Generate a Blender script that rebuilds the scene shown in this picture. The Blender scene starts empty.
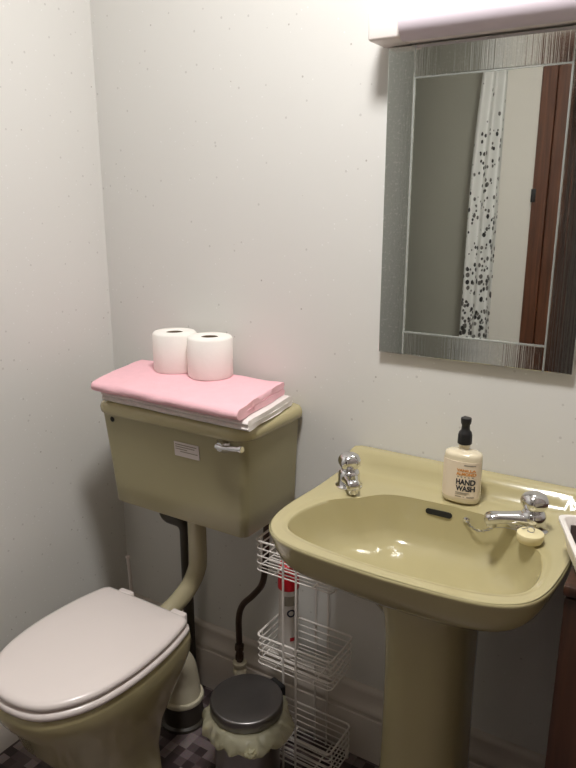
import bpy, bmesh, math, random
from mathutils import Vector, Matrix, noise as mnoise
C = bpy.context.scene.collection
sc = bpy.context.scene
PI = math.pi
rnd = random.Random(7)

# ------------------------------------------------------------------ materials
def srgb(r, g, b):
    f = lambda c: (c/255/12.92 if c/255 <= 0.04045 else ((c/255+0.055)/1.055)**2.4)
    return (f(r), f(g), f(b), 1)

def mat(name, col, rough=0.5, metal=0.0, coat=0.0, noise=0.0, nscale=20, bump=0.0, bscale=200, spec=0.5, **kw):
    m = bpy.data.materials.new(name); m.use_nodes = True
    nt = m.node_tree; b = nt.nodes['Principled BSDF']
    b.inputs['Base Color'].default_value = col
    b.inputs['Roughness'].default_value = rough
    b.inputs['Metallic'].default_value = metal
    b.inputs['Coat Weight'].default_value = coat
    b.inputs['Specular IOR Level'].default_value = spec
    for k, v in kw.items(): b.inputs[k.replace('_', ' ')].default_value = v
    L = nt.links.new
    tc = nt.nodes.new('ShaderNodeTexCoord')
    if noise:
        n = nt.nodes.new('ShaderNodeTexNoise'); n.inputs['Scale'].default_value = nscale; n.inputs['Detail'].default_value = 4
        L(tc.outputs['Object'], n.inputs['Vector'])
        mx = nt.nodes.new('ShaderNodeMix'); mx.data_type = 'RGBA'
        mx.inputs['A'].default_value = tuple(c*(1-noise) for c in col[:3])+(1,)
        mx.inputs['B'].default_value = tuple(min(1, c*(1+noise)) for c in col[:3])+(1,)
        L(n.outputs['Fac'], mx.inputs['Factor']); L(mx.outputs['Result'], b.inputs['Base Color'])
    if bump:
        n2 = nt.nodes.new('ShaderNodeTexNoise'); n2.inputs['Scale'].default_value = bscale; n2.inputs['Detail'].default_value = 3
        L(tc.outputs['Object'], n2.inputs['Vector'])
        bp = nt.nodes.new('ShaderNodeBump'); bp.inputs['Strength'].default_value = bump; bp.inputs['Distance'].default_value = 0.002
        L(n2.outputs['Fac'], bp.inputs['Height']); L(bp.outputs['Normal'], b.inputs['Normal'])
    return m

def wall_panel_mat(name, col):
    """pale wall panel with a scatter of fine grey and pearly flecks"""
    m = mat(name, col, rough=0.38, spec=0.35)
    nt = m.node_tree; b = nt.nodes['Principled BSDF']; L = nt.links.new
    tc = nt.nodes.new('ShaderNodeTexCoord')
    last = None
    nz = nt.nodes.new('ShaderNodeTexNoise'); nz.inputs['Scale'].default_value = 3.0
    L(tc.outputs['Object'], nz.inputs['Vector'])
    base = nt.nodes.new('ShaderNodeMix'); base.data_type = 'RGBA'
    base.inputs['A'].default_value = tuple(c*0.975 for c in col[:3])+(1,); base.inputs['B'].default_value = tuple(min(1, c*1.02) for c in col[:3])+(1,)
    L(nz.outputs['Fac'], base.inputs['Factor']); last = base.outputs['Result']
    for sc_, thr, pick, dark, amt in ((40, 0.11, 0.35, (0.42, 0.40, 0.38, 1), 0.42), (70, 0.13, 0.22, (0.95, 0.95, 0.95, 1), 0.4), (26, 0.055, 0.3, (0.28, 0.24, 0.20, 1), 0.55)):
        v = nt.nodes.new('ShaderNodeTexVoronoi'); v.inputs['Scale'].default_value = sc_
        L(tc.outputs['Object'], v.inputs['Vector'])
        lt = nt.nodes.new('ShaderNodeMath'); lt.operation = 'LESS_THAN'; lt.inputs[1].default_value = thr
        L(v.outputs['Distance'], lt.inputs[0])
        sp = nt.nodes.new('ShaderNodeSeparateColor'); L(v.outputs['Color'], sp.inputs['Color'])
        l2 = nt.nodes.new('ShaderNodeMath'); l2.operation = 'LESS_THAN'; l2.inputs[1].default_value = pick
        L(sp.outputs['Red'], l2.inputs[0])
        mu = nt.nodes.new('ShaderNodeMath'); mu.operation = 'MULTIPLY'; L(lt.outputs[0], mu.inputs[0]); L(l2.outputs[0], mu.inputs[1])
        m3 = nt.nodes.new('ShaderNodeMath'); m3.operation = 'MULTIPLY'; L(mu.outputs[0], m3.inputs[0]); m3.inputs[1].default_value = amt
        mx = nt.nodes.new('ShaderNodeMix'); mx.data_type = 'RGBA'
        L(m3.outputs[0], mx.inputs['Factor']); L(last, mx.inputs['A']); mx.inputs['B'].default_value = dark
        last = mx.outputs['Result']
    L(last, b.inputs['Base Color'])
    return m

def floor_mat():
    m = mat('mosaic vinyl', (0.05, 0.04, 0.04, 1), rough=0.42)
    nt = m.node_tree; b = nt.nodes['Principled BSDF']; L = nt.links.new
    tc = nt.nodes.new('ShaderNodeTexCoord')
    sn = nt.nodes.new('ShaderNodeVectorMath'); sn.operation = 'SNAP'; sn.inputs[1].default_value = (0.026, 0.026, 10)
    L(tc.outputs['Object'], sn.inputs[0])
    wn = nt.nodes.new('ShaderNodeTexWhiteNoise'); wn.noise_dimensions = '3D'; L(sn.outputs[0], wn.inputs['Vector'])
    cr = nt.nodes.new('ShaderNodeValToRGB'); cr.color_ramp.interpolation = 'CONSTANT'
    e = cr.color_ramp.elements
    e[0].position = 0; e[0].color = srgb(62, 50, 52)
    e[1].position = 0.28; e[1].color = srgb(96, 82, 84)
    for p, c in ((0.5, srgb(128, 113, 114)), (0.72, srgb(150, 137, 136)), (0.88, srgb(80, 66, 66))):
        x = e.new(p); x.color = c
    L(wn.outputs['Value'], cr.inputs['Fac'])
    nz = nt.nodes.new('ShaderNodeTexNoise'); nz.inputs['Scale'].default_value = 160; L(tc.outputs['Object'], nz.inputs['Vector'])
    mx = nt.nodes.new('ShaderNodeMix'); mx.data_type = 'RGBA'; mx.blend_type = 'MULTIPLY'; mx.inputs['Factor'].default_value = 0.4
    L(cr.outputs['Color'], mx.inputs['A']); L(nz.outputs['Color'], mx.inputs['B']); L(mx.outputs['Result'], b.inputs['Base Color'])
    return m

def wood_mat(name, c1, c2):
    m = mat(name, c1, rough=0.35, coat=0.15)
    nt = m.node_tree; b = nt.nodes['Principled BSDF']; L = nt.links.new
    tc = nt.nodes.new('ShaderNodeTexCoord'); mp = nt.nodes.new('ShaderNodeMapping'); mp.inputs['Scale'].default_value = (40, 40, 2.2)
    L(tc.outputs['Object'], mp.inputs['Vector'])
    n = nt.nodes.new('ShaderNodeTexNoise'); n.inputs['Scale'].default_value = 1.4; n.inputs['Detail'].default_value = 5; n.inputs['Distortion'].default_value = 0.6
    L(mp.outputs[0], n.inputs['Vector'])
    cr = nt.nodes.new('ShaderNodeValToRGB'); cr.color_ramp.elements[0].position = 0.3; cr.color_ramp.elements[0].color = c1
    cr.color_ramp.elements[1].position = 0.7; cr.color_ramp.elements[1].color = c2
    L(n.outputs['Fac'], cr.inputs['Fac']); L(cr.outputs['Color'], b.inputs['Base Color'])
    return m

def curtain_mat():
    m = mat('pebble print curtain', (0.8, 0.8, 0.79, 1), rough=0.5)
    nt = m.node_tree; b = nt.nodes['Principled BSDF']; L = nt.links.new
    uv = nt.nodes.new('ShaderNodeUVMap'); uv.uv_map = 'UVMap'
    sp = nt.nodes.new('ShaderNodeSeparateXYZ'); L(uv.outputs[0], sp.inputs[0])
    v = nt.nodes.new('ShaderNodeTexVoronoi'); v.inputs['Scale'].default_value = 42; v.inputs['Randomness'].default_value = 0.9
    mp = nt.nodes.new('ShaderNodeMapping'); mp.inputs['Scale'].default_value = (1, 0.8, 1); L(uv.outputs[0], mp.inputs[0]); L(mp.outputs[0], v.inputs['Vector'])
    # pebbles get denser and bigger towards the hem of the print (uv.y = height in metres)
    mr = nt.nodes.new('ShaderNodeMapRange'); mr.inputs['From Min'].default_value = 0.6; mr.inputs['From Max'].default_value = 2.0
    mr.inputs['To Min'].default_value = 0.52; mr.inputs['To Max'].default_value = 0.30; L(sp.outputs['Y'], mr.inputs['Value'])
    sc2 = nt.nodes.new('ShaderNodeSeparateColor'); L(v.outputs['Color'], sc2.inputs['Color'])
    mu = nt.nodes.new('ShaderNodeMath'); mu.operation = 'MULTIPLY_ADD'; mu.inputs[1].default_value = 0.55; mu.inputs[2].default_value = 0.55; L(sc2.outputs['Green'], mu.inputs[0])
    m2 = nt.nodes.new('ShaderNodeMath'); m2.operation = 'MULTIPLY'; L(mr.outputs[0], m2.inputs[0]); L(mu.outputs[0], m2.inputs[1])
    lt = nt.nodes.new('ShaderNodeMath'); lt.operation = 'LESS_THAN'; L(v.outputs['Distance'], lt.inputs[0]); L(m2.outputs[0], lt.inputs[1])
    mr2 = nt.nodes.new('ShaderNodeMapRange'); mr2.inputs['From Min'].default_value = 1.2; mr2.inputs['From Max'].default_value = 2.0
    mr2.inputs['To Min'].default_value = 1.0; mr2.inputs['To Max'].default_value = 0.35; L(sp.outputs['Y'], mr2.inputs['Value'])
    l2 = nt.nodes.new('ShaderNodeMath'); l2.operation = 'LESS_THAN'; L(sc2.outputs['Red'], l2.inputs[0]); L(mr2.outputs[0], l2.inputs[1])
    an = nt.nodes.new('ShaderNodeMath'); an.operation = 'MULTIPLY'; L(lt.outputs[0], an.inputs[0]); L(l2.outputs[0], an.inputs[1])
    pc = nt.nodes.new('ShaderNodeMix'); pc.data_type = 'RGBA'; pc.inputs['A'].default_value = (0.012, 0.012, 0.012, 1); pc.inputs['B'].default_value = (0.14, 0.13, 0.12, 1)
    L(sc2.outputs['Blue'], pc.inputs['Factor'])
    mx = nt.nodes.new('ShaderNodeMix'); mx.data_type = 'RGBA'; L(an.outputs[0], mx.inputs['Factor'])
    mx.inputs['A'].default_value = (0.8, 0.8, 0.78, 1); L(pc.outputs['Result'], mx.inputs['B']); L(mx.outputs['Result'], b.inputs['Base Color'])
    return m

def streak_glass_mat(name, scale, strength, col, rough):
    """silvered decorative glass with fine embossed texture"""
    m = mat(name, col, rough=rough, metal=1.0)
    nt = m.node_tree; b = nt.nodes['Principled BSDF']; L = nt.links.new
    tc = nt.nodes.new('ShaderNodeTexCoord'); mp = nt.nodes.new('ShaderNodeMapping'); mp.inputs['Scale'].default_value = scale
    L(tc.outputs['Object'], mp.inputs[0])
    n = nt.nodes.new('ShaderNodeTexNoise'); n.inputs['Scale'].default_value = 1; n.inputs['Detail'].default_value = 3
    L(mp.outputs[0], n.inputs['Vector'])
    bp = nt.nodes.new('ShaderNodeBump'); bp.inputs['Strength'].default_value = strength; bp.inputs['Distance'].default_value = 0.002
    L(n.outputs['Fac'], bp.inputs['Height']); L(bp.outputs['Normal'], b.inputs['Normal'])
    n2 = nt.nodes.new('ShaderNodeTexNoise'); n2.inputs['Scale'].default_value = 220; n2.inputs['Detail'].default_value = 2
    L(tc.outputs['Object'], n2.inputs['Vector'])
    cr = nt.nodes.new('ShaderNodeValToRGB'); cr.color_ramp.elements[0].position = 0.56; cr.color_ramp.elements[0].color = col
    cr.color_ramp.elements[1].position = 0.72; cr.color_ramp.elements[1].color = (0.85, 0.86, 0.85, 1)
    L(n2.outputs['Fac'], cr.inputs['Fac']); L(cr.outputs['Color'], b.inputs['Base Color'])
    return m

OLIVE = srgb(180, 170, 129)
M = dict(
    wall=wall_panel_mat('flecked wall panel', srgb(223, 222, 218)),
    plaster=mat('white plaster', srgb(222, 218, 210), rough=0.7, noise=0.02, nscale=8),
    ceil=mat('ceiling paint', srgb(230, 226, 220), rough=0.8, noise=0.02, nscale=6),
    skirt=mat('painted skirting', srgb(214, 206, 198), rough=0.4, noise=0.04, nscale=9),
    floor=floor_mat(),
    alcove=mat('grey green alcove panel', srgb(176, 174, 162), rough=0.5, noise=0.03, nscale=5),
    hall=mat('hall wall paint', srgb(146, 136, 128), rough=0.7, noise=0.04, nscale=5),
    olive=mat('olive vitreous china', OLIVE, rough=0.16, coat=0.3, noise=0.03, nscale=4),
    olive_shaded=mat('shaded olive cistern', srgb(162, 154, 119), rough=0.28, noise=0.03, nscale=5),  # same material as the lid, darkened for the shade on the tank
    pipe_olive=mat('olive flush pipe plastic', srgb(176, 167, 136), rough=0.2, coat=0.2),
    chrome=mat('chrome', (0.72, 0.72, 0.74, 1), rough=0.09, metal=1, bump=0.05, bscale=60),
    satin=mat('satin steel', (0.36, 0.35, 0.34, 1), rough=0.32, metal=1, noise=0.1, nscale=30),
    lidsteel=mat('dark steel lid', (0.20, 0.19, 0.19, 1), rough=0.34, metal=0.9, noise=0.08, nscale=25),
    black=mat('black plastic', (0.012, 0.012, 0.013, 1), rough=0.35),
    hole=mat('dark opening', (0.01, 0.009, 0.007, 1), rough=0.8),
    darkpipe=mat('dark grey pipe plastic', srgb(62, 56, 46), rough=0.4),
    brownpipe=mat('tarnished copper pipe', srgb(72, 54, 44), rough=0.45, metal=0.3, noise=0.3, nscale=60),
    whiteplastic=mat('white seat plastic', srgb(236, 226, 222), rough=0.25, coat=0.2, noise=0.01, nscale=5),
    creamplastic=mat('cream waste plastic', srgb(208, 200, 176), rough=0.35, noise=0.04, nscale=20),
    wire=mat('white coated wire', srgb(226, 220, 214), rough=0.35),
    pink=mat('pink terry towel', srgb(248, 198, 207), rough=0.95, bump=0.9, bscale=420, noise=0.06, nscale=45, spec=0.1),
    whitetowel=mat('white terry towel', srgb(238, 232, 228), rough=0.95, bump=0.9, bscale=420, noise=0.04, nscale=45, spec=0.1),
    paper=mat('tissue paper', srgb(245, 241, 235), rough=0.9, bump=0.4, bscale=90, spec=0.1),
    core=mat('cardboard core', srgb(120, 104, 88), rough=0.9),
    lamp=mat('lamp diffuser plastic', srgb(214, 203, 212), rough=0.4),
    lampcap=mat('lamp end plastic', srgb(240, 232, 228), rough=0.35),
    mirror=mat('silvered mirror', (0.80, 0.82, 0.78, 1), rough=0.01, metal=1),
    edge=mat('bright glass edge', (0.75, 0.80, 0.77, 1), rough=0.15, metal=0.7),
    streak=streak_glass_mat('combed glass border', (300, 300, 4), 0.07, (0.72, 0.74, 0.71, 1), 0.06),
    grain=streak_glass_mat('grained glass border', (240, 240, 60), 0.02, (0.64, 0.68, 0.65, 1), 0.12),
    soap=mat('cream soap', srgb(224, 212, 184), rough=0.18, coat=0.5, noise=0.02, nscale=12),
    label=mat('cream label', srgb(228, 213, 192), rough=0.4, noise=0.03, nscale=50),
    ink=mat('dark ink', (0.02, 0.02, 0.03, 1), rough=0.5),
    orange=mat('orange ink', srgb(214, 142, 60), rough=0.5),
    greyink=mat('grey ink', srgb(150, 142, 128), rough=0.5),
    red=mat('red cap plastic', srgb(200, 26, 42), rough=0.3),
    redink=mat('red print', srgb(190, 40, 50), rough=0.4),
    blueink=mat('navy print', srgb(28, 36, 66), rough=0.4),
    can=mat('white aerosol enamel', srgb(214, 208, 202), rough=0.3, metal=0.1),
    plug=mat('cream rubber', srgb(226, 214, 170), rough=0.4),
    wood=wood_mat('dark brown wood', srgb(52, 31, 21), srgb(80, 49, 34)),
    mahogany=wood_mat('mahogany door frame', srgb(78, 45, 29), srgb(110, 67, 45)),
    sticker=mat('silver sticker', srgb(214, 204, 200), rough=0.4),
    curtain=curtain_mat(),
    tub=mat('white tub plastic', srgb(232, 226, 220), rough=0.35),
    tubdark=mat('dark brown panel', srgb(46, 30, 26), rough=0.4),
)
# crumpled bin liner: thin yellowish film
ml = mat('bin liner film', srgb(226, 222, 192), rough=0.22, bump=1.0, bscale=75)
nt = ml.node_tree; b = nt.nodes['Principled BSDF']; out = nt.nodes['Material Output']
tl = nt.nodes.new('ShaderNodeBsdfTranslucent'); tl.inputs['Color'].default_value = srgb(226, 218, 160)
tp = nt.nodes.new('ShaderNodeBsdfTransparent'); ms = nt.nodes.new('ShaderNodeMixShader'); ms.inputs[0].default_value = 0.35
m2 = nt.nodes.new('ShaderNodeMixShader'); m2.inputs[0].default_value = 0.48
nt.links.new(b.outputs[0], ms.inputs[1]); nt.links.new(tl.outputs[0], ms.inputs[2])
nt.links.new(ms.outputs[0], m2.inputs[1]); nt.links.new(tp.outputs[0], m2.inputs[2]); nt.links.new(m2.outputs[0], out.inputs[0])
M['liner'] = ml
mg = bpy.data.materials.new('lit opal glass'); mg.use_nodes = True
b = mg.node_tree.nodes['Principled BSDF']; b.inputs['Base Color'].default_value = (0.9, 0.9, 0.88, 1)
b.inputs['Emission Color'].default_value = (1.0, 0.98, 0.96, 1); b.inputs['Emission Strength'].default_value = 130
M['opal'] = mg

# ------------------------------------------------------------------ helpers
def wloc(p):
    v = Vector((0, 0, 0))
    while p is not None:
        v += p.location; p = p.parent
    return v

def obj(name, bm, m, parent=None, loc=None, smooth=True, auto=None, sub=0):
    """bm is in world coordinates; the object's origin goes to loc (or its parent's)"""
    me = bpy.data.meshes.new(name)
    bmesh.ops.recalc_face_normals(bm, faces=bm.faces)
    o = bpy.data.objects.new(name, me)
    base = wloc(parent) if parent is not None else Vector(loc or (0, 0, 0))
    bmesh.ops.translate(bm, verts=bm.verts, vec=-base)
    bm.to_mesh(me); bm.free()
    if parent is not None: o.parent = parent
    else: o.location = base
    me.materials.append(M[m] if isinstance(m, str) else m)
    if smooth:
        me.polygons.foreach_set('use_smooth', [True]*len(me.polygons))
        me.set_sharp_from_angle(angle=math.radians(auto if auto else 40))
    C.objects.link(o)
    if sub:
        md = o.modifiers.new('sub', 'SUBSURF'); md.levels = sub; md.render_levels = sub
    return o

def tag(o, label, cat, group=None):
    o['label'] = label; o['category'] = cat
    if group: o['group'] = group
    return o

def thing(name, label, cat, loc=(0, 0, 0), group=None):
    o = bpy.data.objects.new(name, None); o.empty_display_size = 0.05
    o.location = loc; C.objects.link(o)
    return tag(o, label, cat, group)

def struct(name, bm, m, parent=None, smooth=False):
    o = obj(name, bm, m, parent, smooth=smooth)
    o['kind'] = 'structure'
    return o

def new(): return bmesh.new()

def box(bm, x0, x1, y0, y1, z0, z1, bev=0.0, seg=2):
    vs = [bm.verts.new((x, y, z)) for x in (x0, x1) for y in (y0, y1) for z in (z0, z1)]
    idx = [(0, 1, 3, 2), (4, 6, 7, 5), (0, 4, 5, 1), (2, 3, 7, 6), (0, 2, 6, 4), (1, 5, 7, 3)]
    fs = [bm.faces.new([vs[i] for i in f]) for f in idx]
    if bev:
        es = list({e for f in fs for e in f.edges})
        bmesh.ops.bevel(bm, geom=es, offset=bev, segments=seg, affect='EDGES', profile=0.5)
    return bm

def loft(bm, rings, close=True, cap0=True, cap1=True):
    vr = [[bm.verts.new(p) for p in r] for r in rings]
    n = len(rings[0])
    for a, b_ in zip(vr, vr[1:]):
        for i in range(n if close else n-1):
            j = (i+1) % n
            bm.faces.new((a[i], a[j], b_[j], b_[i]))
    if cap0: bm.faces.new(vr[0][::-1])
    if cap1: bm.faces.new(vr[-1])
    return bm

def lathe(bm, prof, c, n=40, axis='z', cap0=True, cap1=True):
    rings = []
    for r, h in prof:
        ring = []
        for i in range(n):
            a = 2*PI*i/n
            u, v = r*math.cos(a), r*math.sin(a)
            p = {'z': (u, v, h), 'y': (u, h, v), 'x': (h, u, v)}[axis]
            ring.append((c[0]+p[0], c[1]+p[1], c[2]+p[2]))
        rings.append(ring)
    return loft(bm, rings, True, cap0 and prof[0][0] > 1e-6, cap1 and prof[-1][0] > 1e-6)

def catmull(pts, n=8, closed=False):
    P = [Vector(p) for p in pts]; out = []
    m = len(P); rng = m if closed else m-1
    for i in range(rng):
        if closed: p0, p1, p2, p3 = P[(i-1) % m], P[i], P[(i+1) % m], P[(i+2) % m]
        else: p0, p1, p2, p3 = P[max(i-1, 0)], P[i], P[i+1], P[min(i+2, m-1)]
        for k in range(n):
            t = k/n
            out.append(0.5*((2*p1)+(-p0+p2)*t+(2*p0-5*p1+4*p2-p3)*t*t+(-p0+3*p1-3*p2+p3)*t**3))
    if not closed: out.append(P[-1])
    return out

def tube(bm, pts, r, n=12, cap=True, closed=False):
    P = [Vector(p) for p in pts]
    rs = r if isinstance(r, (list, tuple)) else [r]*len(P)
    m = len(P); rings = []; up = None
    for i, p in enumerate(P):
        if closed: t = P[(i+1) % m]-P[(i-1) % m]
        else: t = P[min(i+1, m-1)]-P[max(i-1, 0)]
        t.normalize()
        if up is None:
            up = Vector((0, 0, 1)) if abs(t.z) < 0.9 else Vector((1, 0, 0))
        s = t.cross(up).normalized(); up = s.cross(t).normalized()
        rings.append([p+rs[i]*(math.cos(2*PI*k/n)*s+math.sin(2*PI*k/n)*up) for k in range(n)])
    if closed:
        rings.append(rings[0])
        vr = [[bm.verts.new(q) for q in R] for R in rings[:-1]]; vr.append(vr[0])
        # align seam by nearest offset
        for a, b_ in zip(vr[:-1], vr[1:]):
            off = min(range(n), key=lambda o: (a[0].co-b_[o].co).length)
            for k in range(n): bm.faces.new((a[k], a[(k+1) % n], b_[(k+1+off) % n], b_[(k+off) % n]))
        return bm
    return loft(bm, rings, True, cap, cap)

def fillet(pts, r, n=6):
    """polyline with rounded corners"""
    P = [Vector(p) for p in pts]; out = [P[0]]
    for a, b_, c in zip(P, P[1:], P[2:]):
        u = (a-b_); v = (c-b_); d = min(r, u.length*0.49, v.length*0.49)
        p0 = b_+u.normalized()*d; p2 = b_+v.normalized()*d
        for k in range(n+1):
            t = k/n; out.append((1-t)**2*p0+2*t*(1-t)*b_+t*t*p2)
    out.append(P[-1]); return out

def polar(poly, c, n, rot=PI/2):
    """radius of a star-shaped closed polygon about c, in n directions"""
    out = []
    for i in range(n):
        a = rot+2*PI*i/n; dx, dy = math.cos(a), math.sin(a); best = None
        for p, q in zip(poly, list(poly[1:])+[poly[0]]):
            ax, ay, bx, by = p[0]-c[0], p[1]-c[1], q[0]-c[0], q[1]-c[1]
            ex, ey = bx-ax, by-ay; den = dx*ey-dy*ex
            if abs(den) < 1e-12: continue
            t = (ax*ey-ay*ex)/den; s = (ax*dy-ay*dx)/den
            if t > 0 and -1e-6 <= s <= 1+1e-6: best = t if best is None else max(best, t)
        out.append((c[0]+dx*best, c[1]+dy*best))
    return out

def sstep(x): x = max(0, min(1, x)); return x*x*(3-2*x)
def lerp(a, b_, t): return a+(b_-a)*t

# ------------------------------------------------------------------ room shell
RX, ZC, YF = 1.95, 2.48, -2.15
bm = new(); box(bm, -0.6, RX+0.1, -3.4, 0.1, -0.05, 0.0); struct('floor', bm, 'floor')
bm = new(); box(bm, -0.6, RX+0.1, -3.4, 0.1, ZC, ZC+0.05); struct('ceiling', bm, 'ceil')
bm = new(); box(bm, -0.1, RX+0.1, 0.0, 0.1, 0, ZC); struct('wall_back', bm, 'wall')
bm = new(); box(bm, -0.1, 0.0, YF, 0.0, 0, ZC); struct('wall_left', bm, 'wall')
bm = new(); box(bm, RX, RX+0.1, -3.3, 0.0, 0, ZC); struct('wall_right', bm, 'hall')
# wall behind the photographer: alcove opening, pier, doorway
bm = new()
box(bm, 0.462, 0.622, YF-0.12, YF, 0, ZC)
box(bm, -0.1, 0.462, YF-0.12, YF, 2.40, ZC)
box(bm, 0.622, 1.60, YF-0.12, YF, 2.10, ZC)
box(bm, 1.60, RX, YF-0.12, YF, 0, ZC)
struct('wall_front', bm, 'plaster')
bm = new()
box(bm, -0.5, 0.622, -2.50, -2.43, 0, ZC)
box(bm, -0.5, -0.43, -2.43, YF-0.001, 0, ZC)
box(bm, -0.43, -0.1, YF-0.06, YF-0.001, 0, ZC)
box(bm, 0.56, 0.622, -2.43, YF-0.121, 0, ZC)
struct('wall_alcove', bm, 'alcove')
bm = new(); box(bm, 0.622, RX, -3.3, -3.22, 0, ZC); struct('wall_hall', bm, 'hall')
bm = new()
box(bm, 0.622, 0.69, YF-0.14, YF+0.022, 0, 2.10, 0.004)
box(bm, 0.69, 0.752, YF-0.14, YF+0.006, 0, 2.05, 0.003)
box(bm, 1.47, 1.60, YF-0.14, YF+0.022, 0, 2.10, 0.004)
box(bm, 0.69, 1.47, YF-0.14, YF+0.022, 2.03, 2.10, 0.004)
d1 = struct('door_1', bm, 'mahogany')
bm = new(); box(bm, 0.618, 0.64, YF+0.0215, YF+0.0245, 1.37, 1.43, 0.001)
obj('strike_plate', bm, 'black', d1)

def skirting(name, path_fn, x0, x1):
    prof = [(0.0, 0.0), (0.019, 0.0), (0.019, 0.118), (0.0185, 0.122), (0.0145, 0.124), (0.0145, 0.130), (0.018, 0.134), (0.0185, 0.142), (0.016, 0.150),
            (0.011, 0.158), (0.009, 0.172), (0.0085, 0.184), (0.0125, 0.188), (0.013, 0.196), (0.010, 0.202), (0.004, 0.206), (0.0, 0.206)]
    bm = new(); loft(bm, [[path_fn(x, d, z) for d, z in prof] for x in (x0, x1)])
    return struct(name, bm, 'skirt', smooth=True)
skirting('baseboard_back', lambda x, d, z: (x, -d, z), 0.0, RX)
skirting('baseboard_left', lambda x, d, z: (d, x, z), YF, -0.019)

# ceiling lamp: the light of the room
LX, LY = 1.00, -0.67
t = thing('ceiling_lamp', 'round opal flush ceiling lamp above the toilet and basin', 'lamp', (LX, LY, ZC))
bm = new(); lathe(bm, [(0.15, ZC-0.03), (0.155, ZC-0.025), (0.155, ZC)], (LX, LY, 0)); obj('base', bm, 'lampcap', t)
bm = new(); lathe(bm, [(0.001, ZC-0.085), (0.05, ZC-0.082), (0.095, ZC-0.068), (0.125, ZC-0.045), (0.135, ZC-0.03)], (LX, LY, 0), n=24); obj('diffuser', bm, 'opal', t)

# ------------------------------------------------------------------ cistern
CX = 0.400
def rrect(x0, x1, y0, y1, r, rb, n=10):
    """rounded rectangle outline, front corners (y0) radius r, back corners (y1) radius rb"""
    pts = []
    for cx, cy, rr, a0 in ((x1-r, y0+r, r, -PI/2), (x1-rb, y1-rb, rb, 0), (x0+rb, y1-rb, rb, PI/2), (x0+r, y0+r, r, PI)):
        for k in range(n+1):
            a = a0+PI/2*k/n; pts.append((cx+rr*math.cos(a), cy+rr*math.sin(a)))
    return pts
def rr(x0, x1, y0, y1, r, rb, z, k=0.0):
    c = (x0+x1)/2      # k: narrower towards the front
    return [(c+(x-c)*(1-k*(y1-y)/(y1-y0)), y, z) for x, y in rrect(x0, x1, y0, y1, r, rb)]
cis = thing('toilet_cistern', 'olive low level toilet cistern on the wall with folded towels on its lid', 'cistern', (CX, -0.02, 0.64))
bm = new(); rings = []
for z, hw, yf, k in ((0.6425, 0.200, -0.205, 0.03), (0.641, 0.205, -0.209, 0.03), (0.645, 0.208, -0.213, 0.03), (0.70, 0.211, -0.216, 0.025), (0.78, 0.2145, -0.221, 0.02), (0.86, 0.2185, -0.227, 0.015), (0.888, 0.220, -0.229, 0.01)):
    rings.append(rr(CX-hw, CX+hw, yf, -0.004, 0.018, 0.012, z, k))
loft(bm, rings); obj('tank', bm, 'olive_shaded', cis, auto=50)
bm = new(); rings = []
for z, o_, in ((0.883, 0.0), (0.880, 0.006), (0.884, 0.0105), (0.895, 0.0115), (0.904, 0.009), (0.909, 0.003), (0.911, -0.008), (0.9125, -0.05)):
    rings.append(rr(CX-0.2195-o_, CX+0.2195+o_, -0.231-o_, -0.003 if o_ > -0.02 else -0.05, 0.045 if o_ > -0.02 else 0.04, 0.014, z, 0.01))
loft(bm, rings); obj('lid', bm, 'olive', cis, auto=60)
# lever
fx, fy, fz = 0.560, -0.2265, 0.865
lv = new(); lathe(lv, [(0.019, 0.003), (0.0185, -0.004), (0.013, -0.010), (0.010, -0.018)], (fx, fy, fz), n=24, axis='y')
lev = obj('flush_lever', lv, 'chrome', cis); lev['label'] = 'small chrome flush lever'
bm = new()
pts = [(fx-0.008, fy-0.015, fz), (fx+0.012, fy-0.02, fz+0.001), (fx+0.04, fy-0.026, fz+0.007), (fx+0.070, fy-0.03, fz+0.012)]
tube(bm, catmull(pts, 5), [0.007]*4+[0.0055]*5+[0.0065]*5+[0.008, 0.0065], 12); obj('lever_handle', bm, 'chrome', lev)
# sticker, side hole
def tank_y(z): return lerp(-0.216, -0.229, (z-0.70)/0.188)
bm = new(); vs = []
for x in (0.416, 0.488):
    for z in (0.812, 0.847):
        for d in (0.0025, 0.0035): vs.append(bm.verts.new((x, tank_y(z)-d+0.002, z)))
for f in ((0, 1, 3, 2), (4, 6, 7, 5), (0, 4, 5, 1), (2, 3, 7, 6), (0, 2, 6, 4), (1, 5, 7, 3)): bm.faces.new([vs[i] for i in f])
st = obj('sticker', bm, 'sticker', cis, smooth=False); st['label'] = 'small silver sticker with grey print'
bm = new()
for z, a, c_ in ((0.841, 0.420, 0.482), (0.8355, 0.420, 0.476), (0.830, 0.420, 0.454), (0.8245, 0.433, 0.484)):
    box(bm, a, c_, tank_y(z)-0.0020, tank_y(z)-0.0005, z-0.0011, z+0.0011)
obj('print', bm, 'greyink', st, smooth=False)
bm = new(); lathe(bm, [(0.0065, 0.002), (0.0065, -0.001), (0.002, -0.0012)], (0.222, -0.2275, 0.866), n=20, axis='y'); obj('lever_hole', bm, 'hole', cis)
# flush pipe
fp = thing('flush_pipe', 'olive flush pipe bending from under the cistern down to the toilet pan', 'pipe', (0.388, -0.125, 0.40))
bm = new()
pth = [(0.388, -0.125, 0.640), (0.388, -0.125, 0.50), (0.386, -0.13, 0.46), (0.377, -0.150, 0.42), (0.362, -0.185, 0.385), (0.350, -0.220, 0.366), (0.344, -0.244, 0.356)]
tube(bm, catmull(pth, 8), 0.0235, 24); obj('bent_tube', bm, 'pipe_olive', fp)
bm = new(); lathe(bm, [(0.031, 0.6405), (0.032, 0.628), (0.025, 0.625)], (0.388, -0.125, 0), n=24); obj('nut', bm, 'pipe_olive', fp)

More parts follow.
